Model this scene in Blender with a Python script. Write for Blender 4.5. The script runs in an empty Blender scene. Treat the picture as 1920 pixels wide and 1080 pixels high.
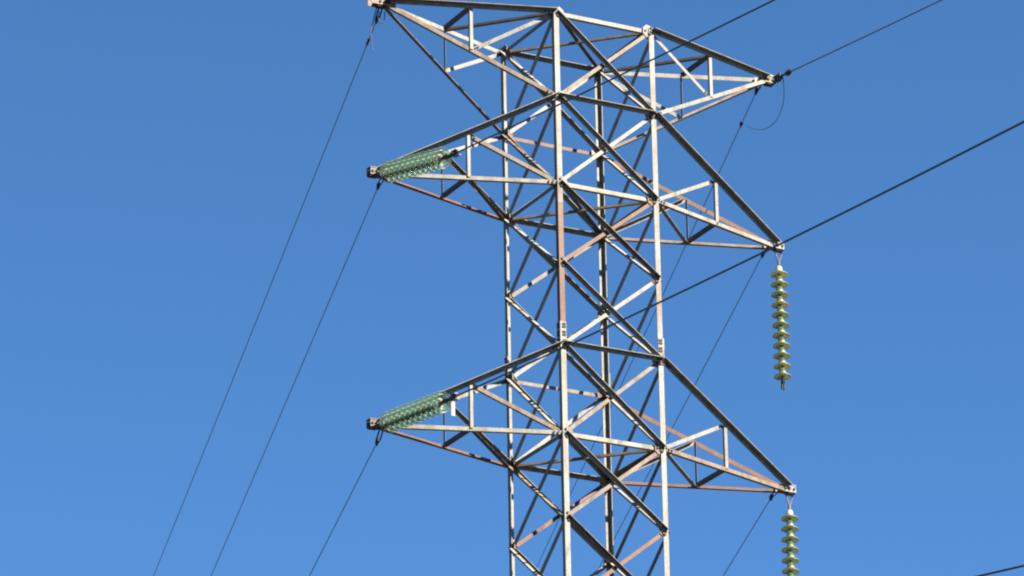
import bpy, math, random
from mathutils import Vector as V, Matrix, Quaternion

random.seed(7)
S = bpy.context.scene
COL = S.collection

# ------------------------------------------------------------------ camera
CAM_POS = V((-32.1084, -57.5367, 1.7))
FW = V((0.4422, 0.8220, 0.3590)).normalized()
ROLL = -0.018
r0 = FW.cross(V((0, 0, 1))).normalized()
u0 = r0.cross(FW)
RT = r0 * math.cos(ROLL) + u0 * math.sin(ROLL)
UP = -r0 * math.sin(ROLL) + u0 * math.cos(ROLL)
cd = bpy.data.cameras.new('camera')
cam = bpy.data.objects.new('camera', cd)
COL.objects.link(cam)
cd.sensor_width = 36.0
cd.lens = 171.694
cd.clip_start = 0.5
cd.clip_end = 8000
m = Matrix((RT, UP, -FW)).transposed().to_4x4()
m.translation = CAM_POS
cam.matrix_world = m
S.camera = cam
S.cycles.filter_width = 2.1          # the soft rendering of a long video zoom

# ------------------------------------------------------------------ sky, sun, exposure
SUN_EL = math.radians(43)
SUN_AZ = math.radians(27.5)        # sun stands 27 degrees right of -Y, behind the camera
SUN_DIR = V((math.sin(SUN_AZ) * math.cos(SUN_EL), -math.cos(SUN_AZ) * math.cos(SUN_EL), math.sin(SUN_EL)))
w = bpy.data.worlds.new('World')
S.world = w
w.use_nodes = True
nt = w.node_tree
nt.nodes.clear()
sky = nt.nodes.new('ShaderNodeTexSky')
sky.sky_type = 'NISHITA'
sky.sun_disc = False
sky.sun_elevation = SUN_EL
sky.sun_rotation = math.atan2(SUN_DIR.x, SUN_DIR.y)
sky.altitude = 3000
sky.air_density = 0.6
sky.dust_density = 0.3
sky.ozone_density = 7.0
bg = nt.nodes.new('ShaderNodeBackground')
bg.inputs['Strength'].default_value = 0.05
wo = nt.nodes.new('ShaderNodeOutputWorld')
tn = nt.nodes.new('ShaderNodeMix'); tn.data_type = 'RGBA'; tn.blend_type = 'MULTIPLY'
tn.inputs['Factor'].default_value = 1.0
tn.inputs['B'].default_value = (0.73, 1.01, 1.0, 1)      # deeper blue of a dry clear day
nt.links.new(sky.outputs[0], tn.inputs['A'])
nt.links.new(tn.outputs['Result'], bg.inputs['Color'])
nt.links.new(bg.outputs[0], wo.inputs['Surface'])
sd = bpy.data.lights.new('sun', 'SUN')
sd.energy = 5.0
sd.angle = math.radians(0.53)
sd.color = (1.0, 0.93, 0.81)
sun = bpy.data.objects.new('sun', sd)
COL.objects.link(sun)
sun.rotation_euler = SUN_DIR.to_track_quat('Z', 'Y').to_euler()
sun.location = (40, -60, 70)
S.view_settings.view_transform = 'Standard'
S.view_settings.look = 'None'
S.view_settings.gamma = 1.0
S.view_settings.exposure = 2.44


# ------------------------------------------------------------------ materials
def new_mat(name):
    mt = bpy.data.materials.new(name)
    mt.use_nodes = True
    t = mt.node_tree
    return mt, t, t.nodes['Principled BSDF']


ALB = 0.56          # aged, dull zinc


def steel(name, clean, stain, lo, hi, scale=3.0, rough=0.62):
    """weathered galvanised steel: mottled zinc with stains, all from object-space noise"""
    mt, t, b = new_mat(name)
    clean = [c * ALB for c in clean]; stain = [c * ALB for c in stain]
    N, L = t.nodes, t.links
    tc = N.new('ShaderNodeTexCoord')
    oi = N.new('ShaderNodeObjectInfo')
    off = N.new('ShaderNodeVectorMath'); off.operation = 'ADD'
    mul = N.new('ShaderNodeMath'); mul.operation = 'MULTIPLY'; mul.inputs[1].default_value = 61.0
    L.new(oi.outputs['Random'], mul.inputs[0])
    L.new(tc.outputs['Object'], off.inputs[0]); L.new(mul.outputs[0], off.inputs[1])
    n1 = N.new('ShaderNodeTexNoise'); n1.inputs['Scale'].default_value = scale; n1.inputs['Detail'].default_value = 5
    n1.inputs['Roughness'].default_value = 0.62
    n2 = N.new('ShaderNodeTexNoise'); n2.inputs['Scale'].default_value = 26; n2.inputs['Detail'].default_value = 4
    mp = N.new('ShaderNodeMapping'); mp.inputs['Scale'].default_value = (2.2, 2.2, 0.6)   # run-off streaks down the steel
    L.new(off.outputs[0], mp.inputs['Vector']); L.new(mp.outputs[0], n1.inputs['Vector']); L.new(off.outputs[0], n2.inputs['Vector'])
    rp = N.new('ShaderNodeValToRGB')
    rp.color_ramp.elements[0].position = lo; rp.color_ramp.elements[0].color = (0, 0, 0, 1)
    rp.color_ramp.elements[1].position = hi; rp.color_ramp.elements[1].color = (1, 1, 1, 1)
    L.new(n1.outputs['Fac'], rp.inputs[0])
    mx = N.new('ShaderNodeMix'); mx.data_type = 'RGBA'
    mx.inputs['A'].default_value = (*clean, 1); mx.inputs['B'].default_value = (*stain, 1)
    L.new(rp.outputs[0], mx.inputs['Factor'])
    mr = N.new('ShaderNodeMapRange')
    mr.inputs['From Min'].default_value = 0.3; mr.inputs['From Max'].default_value = 0.7
    mr.inputs['To Min'].default_value = 0.8; mr.inputs['To Max'].default_value = 1.14
    L.new(n2.outputs['Fac'], mr.inputs['Value'])
    m2 = N.new('ShaderNodeMix'); m2.data_type = 'RGBA'; m2.blend_type = 'MULTIPLY'; m2.inputs['Factor'].default_value = 1
    L.new(mx.outputs['Result'], m2.inputs['A']); L.new(mr.outputs[0], m2.inputs['B'])
    L.new(m2.outputs['Result'], b.inputs['Base Color'])
    b.inputs['Roughness'].default_value = rough
    b.inputs['Specular IOR Level'].default_value = 0.3
    bp = N.new('ShaderNodeBump'); bp.inputs['Strength'].default_value = 0.15; bp.inputs['Distance'].default_value = 0.004
    L.new(n2.outputs['Fac'], bp.inputs['Height']); L.new(bp.outputs[0], b.inputs['Normal'])
    return mt


ZINC = (0.268, 0.256, 0.214)
RUST = (0.122, 0.050, 0.023)
M_CLEAN = steel('galvanised_steel', ZINC, (0.180, 0.132, 0.090), 0.44, 0.72)
M_TAN = steel('stained_galvanised_steel', (0.208, 0.165, 0.120), (0.150, 0.090, 0.052), 0.42, 0.62)
M_RUST = steel('rusty_steel', (0.172, 0.084, 0.043), RUST, 0.35, 0.65)
M_SHADE = steel('shade_grey_steel', (0.095, 0.085, 0.075), (0.06, 0.045, 0.035), 0.4, 0.65)  # darker copy of the zinc, shade put into the colour
STEELS = [M_CLEAN, M_TAN, M_RUST, M_SHADE]
M_BOLT = steel('dark_bolt_steel', (0.022, 0.017, 0.015), (0.018, 0.011, 0.008), 0.4, 0.7, 20)
M_DARK = steel('dark_iron_fitting', (0.035, 0.029, 0.026), (0.028, 0.017, 0.011), 0.4, 0.7, 12)
M_WIRE = steel('weathered_aluminium_wire', (0.075, 0.075, 0.08), (0.055, 0.052, 0.052), 0.4, 0.7, 9)
M_PLATE = steel('white_painted_plate_and_glint', (0.36, 0.345, 0.32), (0.25, 0.21, 0.17), 0.62, 0.8, 14)
M_CAP = steel('insulator_cap_metal', (0.36, 0.41, 0.29), (0.30, 0.25, 0.14), 0.5, 0.7, 7, 0.45)


def glass(name, tint, body, amber, dust):
    """thin toughened glass: tinted see-through walls, a little gloss, a milky film of grime"""
    mt, t, b = new_mat(name)
    N, L = t.nodes, t.links
    N.remove(b)
    oi = N.new('ShaderNodeObjectInfo')
    pw = N.new('ShaderNodeMath'); pw.operation = 'POWER'; pw.inputs[1].default_value = 2.5
    L.new(oi.outputs['Random'], pw.inputs[0])
    mc = N.new('ShaderNodeMix'); mc.data_type = 'RGBA'
    mc.inputs['A'].default_value = (*body, 1); mc.inputs['B'].default_value = (*amber, 1)
    L.new(pw.outputs[0], mc.inputs['Factor'])
    tp = N.new('ShaderNodeBsdfTransparent'); tp.inputs['Color'].default_value = (*tint, 1)
    gl = N.new('ShaderNodeBsdfGlossy'); gl.inputs['Roughness'].default_value = 0.28
    fr = N.new('ShaderNodeFresnel'); fr.inputs['IOR'].default_value = 1.16
    m0 = N.new('ShaderNodeMixShader')
    L.new(fr.outputs[0], m0.inputs[0]); L.new(tp.outputs[0], m0.inputs[1]); L.new(gl.outputs[0], m0.inputs[2])
    df = N.new('ShaderNodeBsdfPrincipled')
    df.inputs['Roughness'].default_value = 0.5; df.inputs['Specular IOR Level'].default_value = 0.08
    tr = N.new('ShaderNodeBsdfTranslucent')
    L.new(mc.outputs['Result'], df.inputs['Base Color']); L.new(mc.outputs['Result'], tr.inputs['Color'])
    m1 = N.new('ShaderNodeMixShader'); m1.inputs[0].default_value = 0.5
    L.new(df.outputs[0], m1.inputs[1]); L.new(tr.outputs[0], m1.inputs[2])
    nz = N.new('ShaderNodeTexNoise'); nz.inputs['Scale'].default_value = 9; nz.inputs['Detail'].default_value = 3
    tc = N.new('ShaderNodeTexCoord'); L.new(tc.outputs['Object'], nz.inputs['Vector'])
    mr = N.new('ShaderNodeMapRange'); mr.inputs['To Min'].default_value = dust - 0.18; mr.inputs['To Max'].default_value = dust + 0.18
    L.new(nz.outputs['Fac'], mr.inputs['Value'])
    m2 = N.new('ShaderNodeMixShader'); L.new(mr.outputs[0], m2.inputs[0])
    L.new(m0.outputs[0], m2.inputs[1]); L.new(m1.outputs[0], m2.inputs[2])
    L.new(m2.outputs[0], N['Material Output'].inputs['Surface'])
    return mt


M_GLASS = glass('pale_green_glass', (0.88, 0.97, 0.93), (0.088, 0.148, 0.114), (0.108, 0.136, 0.080), 0.34)
M_OLIVE = glass('olive_green_glass', (0.74, 0.82, 0.56), (0.120, 0.132, 0.056), (0.230, 0.170, 0.070), 0.40)
S.cycles.transparent_max_bounces = 48

mt, t, b = new_mat('dark_unseen_ground')  # unseen ground, colour darkened to cut light bounced onto the undersides
n1 = t.nodes.new('ShaderNodeTexNoise'); n1.inputs['Scale'].default_value = 0.15; n1.inputs['Detail'].default_value = 8
tc = t.nodes.new('ShaderNodeTexCoord'); t.links.new(tc.outputs['Object'], n1.inputs['Vector'])
rp = t.nodes.new('ShaderNodeValToRGB')
rp.color_ramp.elements[0].position = 0.35; rp.color_ramp.elements[0].color = (0.009, 0.009, 0.006, 1)
rp.color_ramp.elements[1].position = 0.68; rp.color_ramp.elements[1].color = (0.022, 0.019, 0.012, 1)
t.links.new(n1.outputs['Fac'], rp.inputs[0]); t.links.new(rp.outputs[0], b.inputs['Base Color'])
b.inputs['Roughness'].default_value = 0.95
M_GROUND = mt
M_CONC = steel('footing_concrete', (0.33, 0.31, 0.28), (0.24, 0.22, 0.19), 0.4, 0.7, 4, 0.9)


# ------------------------------------------------------------------ mesh helpers
class MB:
    def __init__(self):
        self.v, self.f, self.mi, self.sm = [], [], [], []

    def add(self, vs, fs, mi=0, smooth=False):
        o = len(self.v)
        self.v += [tuple(x) for x in vs]
        for f in fs:
            self.f.append([i + o for i in f]); self.mi.append(mi); self.sm.append(smooth)

    def prism(self, A, B, mi=0, smooth=False):
        n = len(A)
        fs = [list(range(n))[::-1], list(range(n, 2 * n))]
        for i in range(n):
            j = (i + 1) % n
            fs.append([i, j, j + n, i + n])
        self.add(list(A) + list(B), fs, mi, smooth)

    def angle(self, p0, p1, n1, n2, w1, w2, th, mi=0):
        p0, p1, n1, n2 = V(p0), V(p1), V(n1), V(n2)
        d = (p1 - p0).normalized()
        a = (n1 - d * n1.dot(d)).normalized()
        c = n2 - d * n2.dot(d); c = (c - a * c.dot(a)).normalized()
        prof = [(0, 0), (w1, 0), (w1, th), (th, th), (th, w2), (0, w2)]
        A = [p0 + a * x + c * y for x, y in prof]
        B = [p1 + a * x + c * y for x, y in prof]
        if d.dot(a.cross(c)) < 0:
            A.reverse(); B.reverse()
        self.prism(A, B, mi)

    def box(self, c, ax, ay, az, mi=0):
        c, ax, ay, az = V(c), V(ax), V(ay), V(az)
        q = [(-1, -1), (1, -1), (1, 1), (-1, 1)]
        if ax.cross(ay).dot(az) < 0: q.reverse()
        self.prism([c + ax * x + ay * y - az for x, y in q], [c + ax * x + ay * y + az for x, y in q], mi)

    def tube(self, pts, r, n=8, mi=0, caps=True):
        pts = [V(p) for p in pts]
        rings = []
        ref = V((0, 0, 1))
        for i, p in enumerate(pts):
            d = (pts[min(i + 1, len(pts) - 1)] - pts[max(i - 1, 0)]).normalized()
            if abs(d.dot(ref)) > 0.97: ref = V((1, 0, 0))
            a = d.cross(ref).normalized(); c = a.cross(d)
            rr = r[i] if isinstance(r, (list, tuple)) else r
            rings.append([p + (a * math.cos(2 * math.pi * k / n) + c * math.sin(2 * math.pi * k / n)) * rr for k in range(n)])
        vs = [x for g in rings for x in g]
        fs = []
        for i in range(len(rings) - 1):
            for k in range(n):
                j = (k + 1) % n
                fs.append([i * n + k, i * n + j, (i + 1) * n + j, (i + 1) * n + k])
        self.add(vs, fs, mi, True)
        if caps:
            self.add(rings[0], [list(range(n))[::-1]], mi); self.add(rings[-1], [list(range(n))], mi)

    def lathe(self, prof, n=28, mi=0):
        """prof: list of (r, z) round local Z, closed outline"""
        vs, fs = [], []
        m = len(prof)
        for r, z in prof:
            for k in range(n):
                t = 2 * math.pi * k / n
                vs.append((r * math.cos(t), r * math.sin(t), z))
        for i in range(m - 1):
            for k in range(n):
                j = (k + 1) % n
                fs.append([i * n + k, i * n + j, (i + 1) * n + j, (i + 1) * n + k])
        self.add(vs, fs, mi, True)

    def bolt(self, c, nrm, r=0.019, h=0.014, mi=0):
        nrm = V(nrm).normalized(); c = V(c)
        a = nrm.orthogonal().normalized(); b_ = nrm.cross(a)
        ring = [c + (a * math.cos(k * math.pi / 3) + b_ * math.sin(k * math.pi / 3)) * r for k in range(6)]
        self.prism(ring, [p + nrm * h for p in ring], mi)

    def build(self, name, mats, parent=None, matrix=None):
        me = bpy.data.meshes.new(name)
        me.from_pydata(self.v, [], self.f)
        if not isinstance(mats, (list, tuple)): mats = [mats]
        for q in mats: me.materials.append(q)
        me.polygons.foreach_set('material_index', self.mi)
        me.polygons.foreach_set('use_smooth', self.sm)
        me.update()
        o = bpy.data.objects.new(name, me)
        COL.objects.link(o)
        if parent is not None: o.parent = parent
        if matrix is not None: o.matrix_local = matrix
        return o


def tag(o, label, cat, group=None):
    o['label'] = label; o['category'] = cat
    if group: o['group'] = group
    return o


def empty(name, loc, label, cat, group=None):
    o = bpy.data.objects.new(name, None)
    o.empty_display_size = 0.3
    COL.objects.link(o); o.location = loc
    return tag(o, label, cat, group)


# ------------------------------------------------------------------ ground
g = MB()
NR = 48
RAD = [0, 12, 30, 70, 150, 400, 1200, 4000]
gv = [(0, 0, 0)]
for r in RAD[1:]:
    for k in range(NR):
        tt = 2 * math.pi * k / NR
        gv.append((r * math.cos(tt), r * math.sin(tt), 0))
gf = [[0, 1 + k, 1 + (k + 1) % NR] for k in range(NR)]
for i in range(len(RAD) - 2):
    for k in range(NR):
        j = (k + 1) % NR
        gf.append([1 + i * NR + k, 1 + (i + 1) * NR + k, 1 + (i + 1) * NR + j, 1 + i * NR + j])
g.add(gv, gf)
o = g.build('ground', M_GROUND); o['kind'] = 'structure'

# ------------------------------------------------------------------ tower
Z = [30.898, 29.565, 28.227, 27.001, 25.752, 24.424, 23.188, 21.93, 20.60]
BELOW = [20.60, 17.2, 13.0, 7.2, 0.25]
HW = 0.832                  # half width at the heels of the legs
INS = 0.036                 # working line of the braces, measured in from the heel
A = HW - INS
BASE = 2.9                  # half width at the footings
TL = 0.010
LW = 0.081                  # leg flange


def half(z):
    if z >= Z[8]: return HW
    return HW + (Z[8] - z) / (Z[8] - BELOW[-1]) * (BASE - HW)


tower = empty('transmission_tower', (0, 0, 0), 'tall lattice steel transmission tower with pointed crossarms, pale and partly rusty', 'tower')
LEGS = {'A': (-1, 1), 'B': (-1, -1), 'C': (1, -1), 'D': (1, 1)}
SEG = {'A': [(0, 0)], 'B': [(0, 0), (2, 1), (2.25, 2)], 'C': [(0, 0)], 'D': [(0, 0)]}


def zlev(f):
    i = int(f); return Z[i] + (Z[min(i + 1, 8)] - Z[i]) * (f - i)


ZSPL = 25.99                # the leg splice just above level 4
leg_obj = {}
for k, (sx, sy) in LEGS.items():
    mb = MB()
    heel = lambda z: V((sx * half(z), sy * half(z), z))
    cuts = [(zlev(a), mi) for a, mi in SEG[k]]
    cuts[0] = (Z[0] + 0.05, cuts[0][1])
    cuts = [c for c in cuts if c[0] > ZSPL] + [(ZSPL, 0)]
    ends = [c[0] for c in cuts[1:]] + [Z[8]]
    for (z0, mi), z1 in zip(cuts, ends):
        mb.angle(heel(z0), heel(z1), (-sx, 0, 0), (0, -sy, 0), LW, LW, TL, mi)
    mb.angle(heel(Z[8]), heel(0.2), (-sx, 0, 0), (0, -sy, 0), LW + 0.02, LW + 0.02, TL, 0)
    lg = mb.build('leg', STEELS, tower)
    leg_obj[k] = lg
    # splice: a slightly larger angle wrapped round the outside, with two rows of bolts on each flange
    sp = MB()
    gz = 0.004
    hz = lambda z: heel(z) + V((sx * (TL + gz), sy * (TL + gz), 0))
    sp.angle(hz(ZSPL + 0.10), hz(ZSPL - 0.30), (-sx, 0, 0), (0, -sy, 0), LW + 0.018, LW + 0.018, TL, 0)
    for zz in (0.065, 0.02, -0.055, -0.10, -0.19, -0.235):
        for q in (0.045, 0.075):
            hh = hz(ZSPL + zz)
            sp.bolt(hh + V((-sx * q, 0, 0)), (0, sy, 0), 0.017, 0.012, 1)
            sp.bolt(hh + V((0, -sy * q, 0)), (sx, 0, 0), 0.017, 0.012, 1)
    sp.build('splice_plate', [M_CLEAN, M_BOLT], lg)
    # gusset plates with bolts on both faces at each node
    for i in range(9):
        big = i in (0, 1, 2, 4, 5, 7, 8)
        wd, ht = (0.15, 0.10) if big else (0.115, 0.075)
        for axis in (0, 1):
            gp = MB()
            inn = V((-sx, 0, 0)) if axis == 0 else V((0, -sy, 0))
            nrm = V((0, sy, 0)) if axis == 0 else V((sx, 0, 0))
            hh = heel(Z[i])
            c = hh + inn * (0.02 + wd / 2) - nrm * (TL + 0.006)
            q = [(-0.5, -0.75), (-0.5, 0.75), (0.1, 1.0), (0.5, 0.45), (0.5, -0.45), (0.1, -1.0)]
            P = [c + inn * (x * wd) + V((0, 0, y * ht)) for x, y in q]
            P2 = [p - nrm * 0.009 for p in P]
            gp.prism(P, P2, 0)
            for (bx, bz) in ((0.045, 0.055), (0.06, -0.05), (0.045, -0.005)):
                gp.bolt(hh + inn * bx + V((0, 0, bz)) + nrm * 0.001, nrm, 0.019, 0.016, 1)
            gp.bolt(c + inn * wd * 0.22 + nrm * 0.001, nrm, 0.016, 0.014, 1)
            gp.build('gusset_plate', [random.choice([M_CLEAN, M_TAN, M_TAN, M_RUST]), M_BOLT], lg)
    ft = MB()
    hb = BASE + 0.0
    cx, cy = sx * hb, sy * hb
    ft.prism([V((cx + a * .5, cy + b_ * .5, -0.3)) for a, b_ in ((-1, -1), (1, -1), (1, 1), (-1, 1))],
             [V((cx + a * .36, cy + b_ * .36, 0.3)) for a, b_ in ((-1, -1), (1, -1), (1, 1), (-1, 1))])
    ft.build('footing', M_CONC, tower)


def node(k, i=None, z=None, lower=False):
    sx, sy = LEGS[k]
    zz = Z[i] if z is None else z
    a = half(zz) - INS
    return V((sx * a, sy * a, zz))


def brace(name, P, Q, N, outside, top, w_=0.054, th=0.007, mat=0, parent=tower, extra=0.0, trim=0.0, w2=None):
    """an angle bar flat in the face with outward normal N, its other flange standing off the face"""
    P, Q, N = V(P), V(Q), V(N).normalized()
    d = (Q - P).normalized()
    P = P + d * trim; Q = Q - d * trim
    N = (N - d * N.dot(d)).normalized()
    perp = d.cross(N)
    if perp.z < 0 or (abs(perp.z) < 1e-6 and perp.y < 0): perp = -perp
    s = 1 if top else -1
    off = (INS and (0.003 + extra)) if outside else -(TL + 0.018 + extra)
    h = perp * (s * w_ / 2) + N * off
    mb = MB()
    mb.angle(P + h, Q + h, -perp * s, N * (1 if outside else -1), w_, w2 or w_, th)
    # bolts at both ends
    for E_, sg in ((P, 1), (Q, -1)):
        for k in (0.025, 0.07):
            c = E_ + d * (sg * k) + N * (off + (0.001 if not outside else th + 0.001))
            mb.bolt(c, N, 0.016, 0.012, 1)
    return mb.build(name, [STEELS[mat], M_BOLT], parent)


# on a face plane the brace sits at the leg's outer surface
def face_off(p, N):
    return V(p) + V(N) * INS


FACES = {'AB': ('A', 'B', V((-1, 0, 0))), 'BC': ('B', 'C', V((0, -1, 0))), 'CD': ('C', 'D', V((1, 0, 0))), 'DA': ('D', 'A', V((0, 1, 0)))}
RUSTY = {('BC', 1, 0): 1, ('BC', 1, 2): 2, ('BC', 1, 4): 1, ('BC', 1, 6): 2, ('DA', 0, 2): 1, ('DA', 0, 5): 2, ('BC', 1, 5): 1, ('CD', 1, 5): 0, ('AB', 0, 5): 1}
for fk, (a, b_, N) in FACES.items():
    for i in range(8):
        # first-named leg high to second-named leg low: outside of the face, flange outward at its upper edge
        brace('diagonal_brace', face_off(node(a, i), N), face_off(node(b_, i + 1), N), N, True, True, mat=RUSTY.get((fk, 0, i), random.choice([0, 0, 0, 1])))
        # the opposite bar lies on the inside of the face
        brace('diagonal_brace', face_off(node(b_, i), N), face_off(node(a, i + 1), N), N, False, (fk != 'BC') or i not in (0, 1, 5), mat=RUSTY.get((fk, 1, i), 0))
    for j in range(4):
        z0, z1 = BELOW[j], BELOW[j + 1] + (0.5 if j == 3 else 0)
        brace('diagonal_brace', face_off(node(a, z=z0), N), face_off(node(b_, z=z1), N), N, True, True, 0.08)
        brace('diagonal_brace', face_off(node(b_, z=z0), N), face_off(node(a, z=z1), N), N, False, True, 0.08)
    # horizontals
    for i in (0, 2, 5, 8):
        brace('horizontal_brace', face_off(node(a, i), N), face_off(node(b_, i), N), N, False, fk != 'BC', 0.062, extra=0.012, mat=1 if fk == 'CD' else 0)
    if fk in ('BC', 'DA'):
        for i in (1, 4, 7):
            brace('horizontal_brace', face_off(node(a, i), N), face_off(node(b_, i), N), N, True, True, 0.052, w2=0.078, extra=0.012, mat={1: 2, 4: 1}.get(i, 0) if fk == 'DA' else 0)
# plan bracing across the body at the crossarm levels
for i in (0, 2, 5, 8):
    for (a, b_, dz, ww, mt_) in (('A', 'C', -0.02, 0.05, 1), ('B', 'D', 0.04, 0.062, 3)):  # B-D bar takes the steel with shade in its colour
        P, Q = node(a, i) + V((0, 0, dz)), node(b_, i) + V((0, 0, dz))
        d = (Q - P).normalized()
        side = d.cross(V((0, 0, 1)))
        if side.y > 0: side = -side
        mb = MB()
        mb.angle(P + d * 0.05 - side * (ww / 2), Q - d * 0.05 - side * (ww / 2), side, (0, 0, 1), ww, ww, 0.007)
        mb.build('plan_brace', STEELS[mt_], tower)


# ------------------------------------------------------------------ crossarms
def crossarm(side, iu, il, tipx, tipz, kind, rust):
    """side -1 left / +1 right. kind 'top': upper chord level, lower chord rising; kind 'low': lower chord level"""
    front, back = ('B', 'A') if side < 0 else ('C', 'D')
    tip = V((side * tipx, 0, tipz))
    ex = 0.11 if (side < 0 and kind == 'top') else 0.0
    tb = MB()
    # tip: two cheek plates, a cap plate and a hanger lug
    x = V((side, 0, 0))
    for s in (-1, 1):
        q = [(-0.20, -0.048), (-0.20, 0.048), (0.078 + ex, 0.040), (0.078 + ex, -0.054)]
        P = [tip + x * u + V((0, s * 0.056, v)) for u, v in q]
        P2 = [p + V((0, s * 0.010, 0)) for p in P]
        if (side * s) > 0: P.reverse(); P2.reverse()
        tb.prism(P, P2, 0)
        for u in (-0.16, -0.10, -0.03, 0.045):
            tb.bolt(tip + x * u + V((0, s * 0.067, 0)), (0, s, 0), 0.02, 0.018, 1)
    tb.box(tip + x * -0.02 + V((0, 0, 0.057)), V((0.105, 0, 0)), V((0, 0.066, 0)), V((0, 0, 0.006)), 0)
    tb.box(tip + x * 0.015 + V((0, 0, -0.062)), V((0.062, 0, 0)), V((0, 0.05, 0)), V((0, 0, 0.011)), 1)
    arm = tb.build('crossarm', [M_TAN if side < 0 else M_CLEAN, M_DARK], tower)
    nodes = {}
    for k, sgn in ((front, -1), (back, 1)):
        tp = tip + V((-side * 0.05, sgn * 0.046, 0))
        bu, bl = node(k, iu), node(k, il)
        bu.y += sgn * INS; bl.y += sgn * INS
        hd = (tp - bl); hd.z = 0; hd.normalize()
        N = hd.cross(V((0, 0, 1)))
        if N.y * sgn < 0: N = -N
        for nm, base in (('u', bu), ('l', bl)):
            dd = (tp - base).normalized()
            perp = dd.cross(N)
            if perp.z < 0: perp = -perp
            w_ = 0.063 if nm == 'u' else 0.058
            mb = MB()
            E0, E1 = base + dd * 0.0, tp + V((0, 0, 0.02 if nm == 'u' else -0.02))
            if nm == 'u':
                mb.angle(E0 + perp * w_ / 2, E1 + perp * w_ / 2, -perp, N, w_, 0.090 if sgn < 0 else w_, 0.008)
            else:
                mb.angle(E0 - perp * w_ / 2, E1 - perp * w_ / 2, perp, -N, w_, w_, 0.008)
            for q in (0.04, 0.1, 0.16):
                mb.bolt(E0 + dd * q + N * (0.009 if nm == 'u' else 0.001), N, 0.017, 0.014, 1)
            mb.build('chord', [STEELS[rust.get((sgn, nm), 0)], M_BOLT], arm)
            nodes[(sgn, nm)] = base.lerp(tp, 0.5)
        nodes[(sgn, 'bu')] = bu; nodes[(sgn, 'bl')] = bl; nodes[(sgn, 'N')] = N
    for sgn in (-1, 1):
        N = nodes[(sgn, 'N')]
        u, l = nodes[(sgn, 'u')], nodes[(sgn, 'l')]
        l = V((u.x, u.y, l.z))
        mb = MB()
        if sgn < 0:
            mb.angle(u + V((-0.026, 0, 0)) + N * 0.012, l + V((-0.026, 0, 0)) + N * 0.012, (1, 0, 0), -N, 0.048, 0.048, 0.006)
        else:
            mb.angle(u + V((-0.012, 0, 0)) - N * 0.02, l + V((-0.012, 0, 0)) - N * 0.02, (0, -1, 0), (1, 0, 0), 0.048, 0.026, 0.006)
        mb.build('post', M_CLEAN if sgn < 0 else M_SHADE, arm)  # back posts show their shaded side, painted into a darker steel
        if kind == 'top':
            brace('diagonal_brace', nodes[(sgn, 'bu')], l, N, sgn > 0, True, 0.056, 0.006, 0, arm, 0.004, 0.04)
        else:
            brace('diagonal_brace', u, nodes[(sgn, 'bl')], N, False, sgn > 0, 0.056, 0.006, 0 if side > 0 or sgn > 0 else 1, arm, 0.004, 0.03)
    # strut and plan brace in the level plane of the arm
    key = 'u' if kind == 'top' else 'l'
    zo = V((0, 0, 0.0))
    for nm, P, Q, ww in (('strut', nodes[(-1, key)], nodes[(1, key)], 0.055),
                         ('plan_brace', *((nodes[(1, key)], nodes[(-1, 'bu')]) if kind == 'top' and side < 0 else
                                          (nodes[(-1, key)], nodes[(1, 'bu')]) if kind == 'top' else
                                          (nodes[(-1, key)], nodes[(1, 'bl')]) if side < 0 else
                                          (nodes[(1, key)], nodes[(-1, 'bl')])), 0.062)):
        P, Q = V(P), V(Q)
        d = (Q - P).normalized()
        P = P + d * 0.03; Q = Q - d * 0.05
        lat = d.cross(V((0, 0, 1))).normalized()
        if lat.y > 0: lat = -lat
        mb = MB()
        zz = V((0, 0, -0.02 if nm == 'strut' else -0.032))
        up = kind == 'low' and side > 0 and nm == 'plan_brace'
        mb.angle(P - lat * ww / 2 + zz, Q - lat * ww / 2 + zz, lat, (0, 0, 1), ww, ww, 0.007)
        mb.build(nm, M_CLEAN if up else M_SHADE, arm)  # shaded undersides painted by the darker steel
    return tip


TIPS = {}
TIPS['L0'] = crossarm(-1, 0, 1, 3.216, Z[0], 'top', {(1, 'l'): 1, (-1, 'l'): 1})
TIPS['R0'] = crossarm(1, 0, 1, 3.277, Z[0], 'top', {(1, 'l'): 1})
TIPS['L2'] = crossarm(-1, 1, 2, 3.360, Z[2], 'low', {(1, 'l'): 2, (-1, 'l'): 0})
TIPS['R2'] = crossarm(1, 1, 2, 3.330, Z[2], 'low', {(1, 'u'): 2, (1, 'l'): 1})
TIPS['L5'] = crossarm(-1, 4, 5, 3.390, Z[5], 'low', {(1, 'l'): 2, (-1, 'l'): 0})
TIPS['R5'] = crossarm(1, 4, 5, 3.366, Z[5], 'low', {(1, 'u'): 2, (1, 'l'): 2, (-1, 'l'): 1})
TIPS['L8'] = crossarm(-1, 7, 8, 3.400, Z[8], 'low', {})
TIPS['R8'] = crossarm(1, 7, 8, 3.390, Z[8], 'low', {})

# ------------------------------------------------------------------ insulator strings
DISC_R = 0.137
PITCH = 0.161
# one glass disc, local +Z points to the cap end (towards the tower)
GL = [(0.030, 0.018), (0.052, 0.018), (0.072, 0.010), (0.104, -0.006), (0.130, -0.024), (DISC_R, -0.036), (0.134, -0.044), (0.126, -0.040),
      (0.104, -0.026), (0.094, -0.046), (0.086, -0.046), (0.076, -0.018), (0.060, -0.014), (0.030, -0.014), (0.030, 0.018)]
CAP = [(0.0, 0.098), (0.026, 0.098), (0.040, 0.090), (0.047, 0.070), (0.050, 0.036), (0.062, 0.022), (0.058, 0.014), (0.0, 0.014)]
PIN = [(0.0, -0.012), (0.034, -0.012), (0.030, -0.030), (0.014, -0.038), (0.014, -0.066), (0.0, -0.066)]


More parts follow.
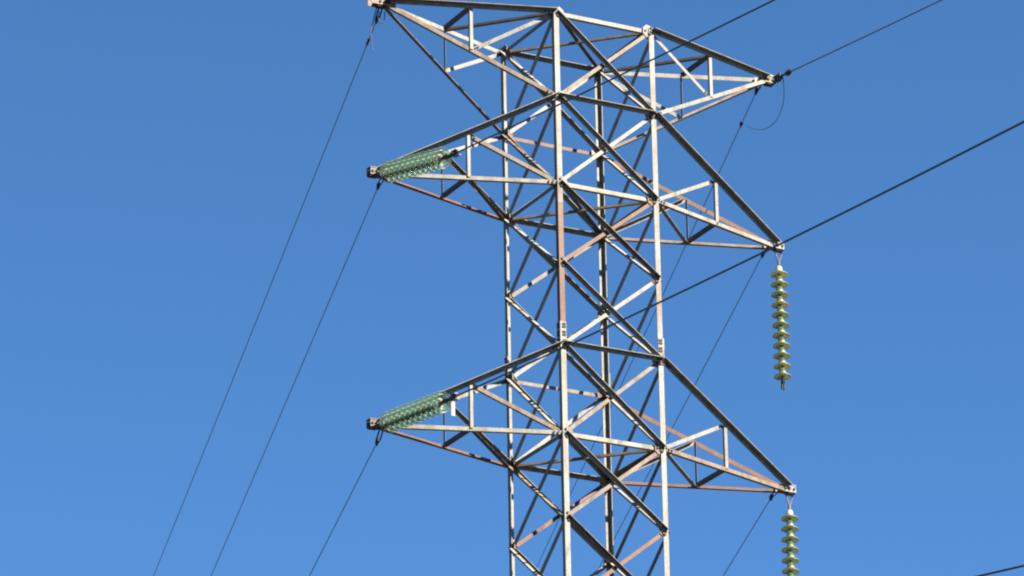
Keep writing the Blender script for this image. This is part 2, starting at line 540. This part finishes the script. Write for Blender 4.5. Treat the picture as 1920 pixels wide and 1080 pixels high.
def disc_mesh(nm, mat):
    mb = MB(); mb.lathe(GL, 36)
    me = mb.build(nm, mat)
    md = me.data; bpy.data.objects.remove(me)
    return md


gm_pale = disc_mesh('disc', M_GLASS)
gm_olive = disc_mesh('disc', M_OLIVE)
mb = MB(); mb.lathe(CAP, 24); mb.lathe(PIN[::1], 16, 1)
tmp = mb.build('cap', [M_CAP, M_TAN]); cap_me = tmp.data; bpy.data.objects.remove(tmp)


def insulator(P0, direction, n, start, glass_me, label, group, pitch=PITCH, size=1.0):
    """hangs from P0 along direction; local -Z of each disc follows the direction"""
    d = V(direction).normalized()
    root = empty('insulator_string', P0, label, 'insulator', group)
    q = d.to_track_quat('-Z', 'X')
    for k in range(n):
        o = bpy.data.objects.new('disc', glass_me)
        COL.objects.link(o); o.parent = root
        o.scale = (size, size, 1.0)
        o.location = d * (start + k * pitch); o.rotation_mode = 'QUATERNION'
        o.rotation_quaternion = q @ Quaternion((0, 0, 1), random.random() * 6)
        c = bpy.data.objects.new('cap', cap_me)
        COL.objects.link(c); c.parent = o
    return root, d


def vshackle(root, d, L, spread, mat):
    mb = MB()
    side = V((1, 0, 0)) - d * d.x
    side.normalize()
    for s in (-1, 1):
        mb.tube([side * (s * spread), side * (s * spread * 0.95) + d * (L * 0.4), side * (s * spread * 0.15) + d * (L * 0.92), d * L], 0.011, 8)
    mb.tube([d * (L * 0.9), d * (L + 0.06)], 0.02, 10)
    mb.tube([side * (-spread * 1.3), side * (spread * 1.3)], 0.015, 8)
    mb.build('shackle', mat, root)


hd = V((-0.010, 0.0, -2.17))
rt, d = insulator(TIPS['R2'] + V((0.012, 0, -0.075)), hd, 11, 0.335, gm_olive, 'green glass insulator string hanging whole from the upper right crossarm tip, bare lower end', 'freely hanging insulator strings')
vshackle(rt, d, 0.17, 0.046, M_TAN)
mb = MB()
e0 = 0.335 + 10 * PITCH
mb.tube([d * (e0 + 0.06), d * (e0 + 0.10), d * (e0 + 0.11), d * (e0 + 0.15)], [0.022, 0.022, 0.033, 0.03], 10)
for s in (-1, 1):
    mb.box(d * (e0 + 0.19) + V((s * 0.017, 0, 0)), V((0.006, 0, 0)), V((0, 0.02, 0)), V((0, 0, 0.045)))
mb.build('end_fitting', M_DARK, rt)
hd = V((-0.026, 0.0, -1.22))
rt, d = insulator(TIPS['R5'] + V((0.0, 0, -0.075)), hd, 11, 0.335, gm_olive, 'yellowish green glass insulator string hanging from the lower right crossarm tip, cut off below', 'freely hanging insulator strings')
vshackle(rt, d, 0.17, 0.046, M_TAN)
mb = MB()
mb.tube([d * (e0 + 0.06), d * (e0 + 0.10), d * (e0 + 0.11), d * (e0 + 0.15)], [0.022, 0.022, 0.033, 0.03], 10)
mb.build('end_fitting', M_DARK, rt)

ENDS = {'L2': V((-3.2378, -2.0978, 27.7124)), 'L5': V((-3.3055, -2.1333, 24.1107))}
for key, lab in (('L2', 'pale green glass insulator string stretched from the middle left crossarm tip, no plate beside it'),
                 ('L5', 'pale green glass insulator string stretched from the lower left crossarm tip beside a white plate')):
    P0 = TIPS[key] + V((0, 0, -0.06))
    vec = ENDS[key] - P0
    rt, d = insulator(P0, vec, 11, 0.415, gm_pale, lab, 'stretched insulator strings', 0.150, 1.15)
    mb = MB()
    mb.tube([d * 0.0, d * 0.05, d * 0.06, d * 0.14, d * 0.15, d * 0.34], [0.02, 0.02, 0.034, 0.034, 0.018, 0.018], 10)
    sd_ = d.cross(V((0, 0, 1))).normalized()
    for s in (-1, 1):
        mb.box(d * 0.13 + sd_ * (s * 0.03), d * 0.13, sd_ * 0.006, d.cross(sd_) * 0.026)
    mb.build('shackle', M_DARK, rt)
    mb = MB()
    e1 = 0.415 + 10 * 0.150
    L = vec.length
    mb.tube([d * (e1 + 0.05), d * (e1 + 0.09), d * (e1 + 0.1), d * L], [0.02, 0.02, 0.034, 0.03], 10)
    mb.build('end_fitting', M_DARK, rt)


# ------------------------------------------------------------------ wires
def span(P0, az, slope, c, sgn, T, n=160):
    pts = []
    for k in range(n + 1):
        t_ = T * (k / n) ** 1.6
        pts.append(V(P0) + V((math.sin(az) * t_, sgn * math.cos(az) * t_, slope * t_ + c * t_ * t_)))
    return pts


def wire(name, pts, r, label, cat, group, n=8):
    mb = MB(); mb.tube(pts, r, n)
    o = mb.build(name, M_WIRE)
    return tag(o, label, cat, group)


def clampbody(parent, P, d, ln, r, mat=M_DARK, lug=None, name='clamp'):
    mb = MB()
    d = V(d).normalized(); P = V(P)
    mb.tube([P - d * 0.03, P, P + d * 0.01, P + d * ln * 0.75, P + d * ln], [r * 0.6, r * 0.6, r, r, r * 0.55], 10)
    up = d.cross(V((0, 0, 1))).normalized().cross(d)
    for k in (0.25, 0.5, 0.7):
        c = P + d * ln * k
        mb.tube([c - up * r * 1.7, c + up * r * 1.7], 0.008, 6)
        mb.box(c + up * r * 1.2, d * 0.014, d.cross(up) * r * 0.8, up * 0.005)
    if lug:
        mb.tube([P + d * 0.05, P + V(lug) * 0.5, P + V(lug)], 0.012, 8)
    return mb.build(name, mat, parent)


# far spans, running away behind the tower
FAR = {
    'L0': ((-3.202, 0.15, 30.726), 0.29675, 'thin far earth wire running down left from the topmost left crossarm tip', 'earth wire'),
    'L2': ((-3.197, 0.15, 28.127), 0.29875, 'thin far conductor running down left from the middle left crossarm tip', 'conductor'),
    'L5': ((-3.244, 0.15, 24.252), 0.29300, 'thin far conductor running down left from the lower left crossarm tip', 'conductor'),
    'R0': ((3.175, 0.15, 30.796), 0.34925, 'thin far earth wire running from the topmost right crossarm tip down behind the tower', 'earth wire'),
    'R2': ((3.179, 0.15, 28.158), 0.34200, 'thin far conductor running from the middle right crossarm tip down behind the tower', 'conductor'),
    'R5': ((3.167, 0.15, 24.349), 0.33750, 'short stretch of thin conductor dropping left from the lower right crossarm tip', 'conductor'),
}
for k, (P, az, lab, cat) in FAR.items():
    pts = span(P, az, -0.005, 0.0001, 1, 280)
    o = wire('earth_wire' if cat == 'earth wire' else 'conductor', pts, 0.0070, lab, cat, 'thin far wires', 6)
    d = pts[6] - pts[0]
    link = MB()
    tp = TIPS[k]
    P = V(P)
    # strap hanging the clamp below the crossarm tip
    top = V((P.x, 0.06, tp.z - 0.06)) if k != 'R0' else V((P.x, 0.06, tp.z - 0.03))
    for s in (-1, 1):
        link.box((top + P) / 2 + V((s * 0.028, 0, 0.0)), V((0.006, 0, 0)), V((0, 0.018, 0)), V((0, (P.y - top.y) / 2, (P.z - top.z) / 2)))
    link.build('hanger', M_DARK, o)
    clampbody(o, P, d, 0.16, 0.026)
    if k == 'R0':
        clampbody(o, span(P, az, -0.005, 0.0001, 1, 1.26, 1)[1], d, 0.14, 0.024)
    if k == 'L0':
        clampbody(o, span(P, az, -0.005, 0.0001, 1, 0.75, 1)[1], d, 0.25, 0.018)

# near spans, coming over the camera's right
p2 = span(ENDS['L2'], -0.089, -0.20, 0.0007, -1, 150)
c2 = wire('conductor', p2, 0.0118, 'thick near conductor rising from the middle left insulator string across the tower top', 'conductor', 'thick near conductors')
p5 = span(ENDS['L5'], -0.1634, -0.20, 0.0007, -1, 150)
c5 = wire('conductor', p5, 0.0128, 'thick near conductor rising from the lower left insulator string past the right crossarm tip', 'conductor', 'thick near conductors')
for o, p, key in ((c2, p2, 'L2'), (c5, p5, 'L5')):
    d = (p[8] - p[0]).normalized()
    clampbody(o, p[0], d, 0.34, 0.026)
    mb = MB()
    side = d.cross(V((0, 0, 1))).normalized()
    mb.box(p[0] + d * 0.22 + V((0, 0, 0.045)), d * 0.10, side * 0.022, V((0, 0, 0.008)))
    mb.box(p[0] + d * 0.30 + V((0, 0, -0.05)), d * 0.10, side * 0.020, V((0, 0, 0.007)))
    mb.build('clamp_plate', M_CLEAN, o)
mb = MB()
mb.box(V((-3.302, -2.24, 23.945)), V((0.034, 0.010, 0)), V((-0.001, 0.003, 0)), V((0, 0, 0.104)), 0)
mb.tube([V((-3.302, -2.235, 24.05)), V((-3.30, -2.18, 24.10))], 0.008, 6, 1)
for k in range(5):
    mb.bolt(V((-3.308 + 0.012 * (k % 2), -2.2435, 24.02 - 0.038 * k)), (0.2, -1, 0), 0.006, 0.003, 1)
mb.build('tag_plate', [M_PLATE, M_DARK], c5)

pr = span((3.4323, -0.35, 30.9277), -0.1166, -0.20, 0.0007, -1, 150)
er = wire('earth_wire', pr, 0.0088, 'near earth wire rising right from the topmost right crossarm tip to the upper edge', 'earth wire', 'near earth wires')
d = (pr[8] - pr[0]).normalized()
clampbody(er, pr[0] - d * 0.10, d, 0.20, 0.03)
tipr = TIPS['R0']
mb = MB()
a0 = tipr + V((0.06, -0.07, -0.005)); a1 = pr[0] - d * 0.10
mm = a0.lerp(a1, 0.55)
mb.box(a0.lerp(mm, 0.5) + V((0.0, 0, 0.0)), (mm - a0) * 0.5, V((0.02, 0.02, 0)).cross(V((0, 0, 1))) * 1.2, V((0, 0, 0.042)))
for q in (0.15, 0.55, 0.9):
    c = a0.lerp(mm, q)
    mb.tube([c + V((0, 0, -0.07)), c + V((0, 0, 0.065))], 0.017, 8)
mb.tube([mm, a1], 0.016, 8)
mb.box(tipr + V((0.03, -0.03, 0.070)), V((0.040, 0, 0)), V((0, 0.03, 0)), V((0, 0, 0.008)), 1)  # small white plate painting in a bright glint at the tip
mb.build('strain_link', [M_DARK, M_PLATE], er)
pl = span((-3.16, -0.35, 30.95), -0.10, -0.20, 0.0007, -1, 150)
el = wire('earth_wire', pl, 0.0088, 'near earth wire leaving the topmost left crossarm tip upward out of the frame', 'earth wire', 'near earth wires')
d = (pl[8] - pl[0]).normalized()
clampbody(el, pl[0], d, 0.2, 0.028)
mb = MB()
a0 = TIPS['L0'] + V((0.05, -0.07, 0.0))
mb.tube([a0, a0.lerp(pl[0], 0.4), pl[0]], [0.03, 0.034, 0.02], 10)
mb.build('strain_link', M_DARK, el)


def smooth(cp, n=10):
    cp = [V(c) for c in cp]
    out = []
    for i in range(len(cp) - 1):
        p0, p1, p2_, p3 = cp[max(i - 1, 0)], cp[i], cp[i + 1], cp[min(i + 2, len(cp) - 1)]
        for k in range(n):
            t_ = k / n
            out.append(0.5 * ((2 * p1) + (p2_ - p0) * t_ + (2 * p0 - 5 * p1 + 4 * p2_ - p3) * t_ ** 2 + (3 * p1 - p0 - 3 * p2_ + p3) * t_ ** 3))
    out.append(cp[-1])
    return out


jp = smooth([[3.356, -0.3, 30.846], [3.429, -0.2, 30.707], [3.504, -0.05, 30.588], [3.594, 0.2, 30.509], [3.628, 0.45, 30.445], [3.648, 0.75, 30.467], [3.651, 1.05, 30.582], [3.651, 1.25, 30.702], [3.644, 1.36, 30.796]])
jp = jp[:-6]
wire('jumper_wire', jp, [0.0064 - 0.0026 * i / len(jp) for i in range(len(jp))], 'thin loose jumper wire hooked below the topmost right crossarm tip', 'jumper wire', None, 6)
tl = smooth([(-3.255, 0.08, 30.84), (-3.295, 0.1, 30.65), (-3.335, 0.1, 30.48), (-3.332, 0.1, 30.33), (-3.309, 0.1, 30.172)])
tw = wire('jumper_wire', tl, 0.0075, 'loose frayed wire tail hanging below the topmost left crossarm tip', 'jumper wire', None, 6)
lp = smooth([(-3.22, 0.06, 30.80), (-3.235, 0.06, 30.66), (-3.19, 0.06, 30.615), (-3.145, 0.06, 30.66), (-3.13, 0.06, 30.80)])
mb = MB(); mb.tube(lp, 0.007, 6)
mb.build('wire_loop', M_DARK, tw)

# another line's conductor crossing to the right of the tower
q0 = V((8.09, 2.18, 24.38))
dd = V((math.sin(0.35217), -math.cos(0.35217), -0.03))
pts = [q0 + dd * (-120 + 2.0 * k) for k in range(101)]
wire('conductor', pts, 0.019, 'short stretch of dark conductor crossing the bottom right corner of the picture', 'conductor', None)
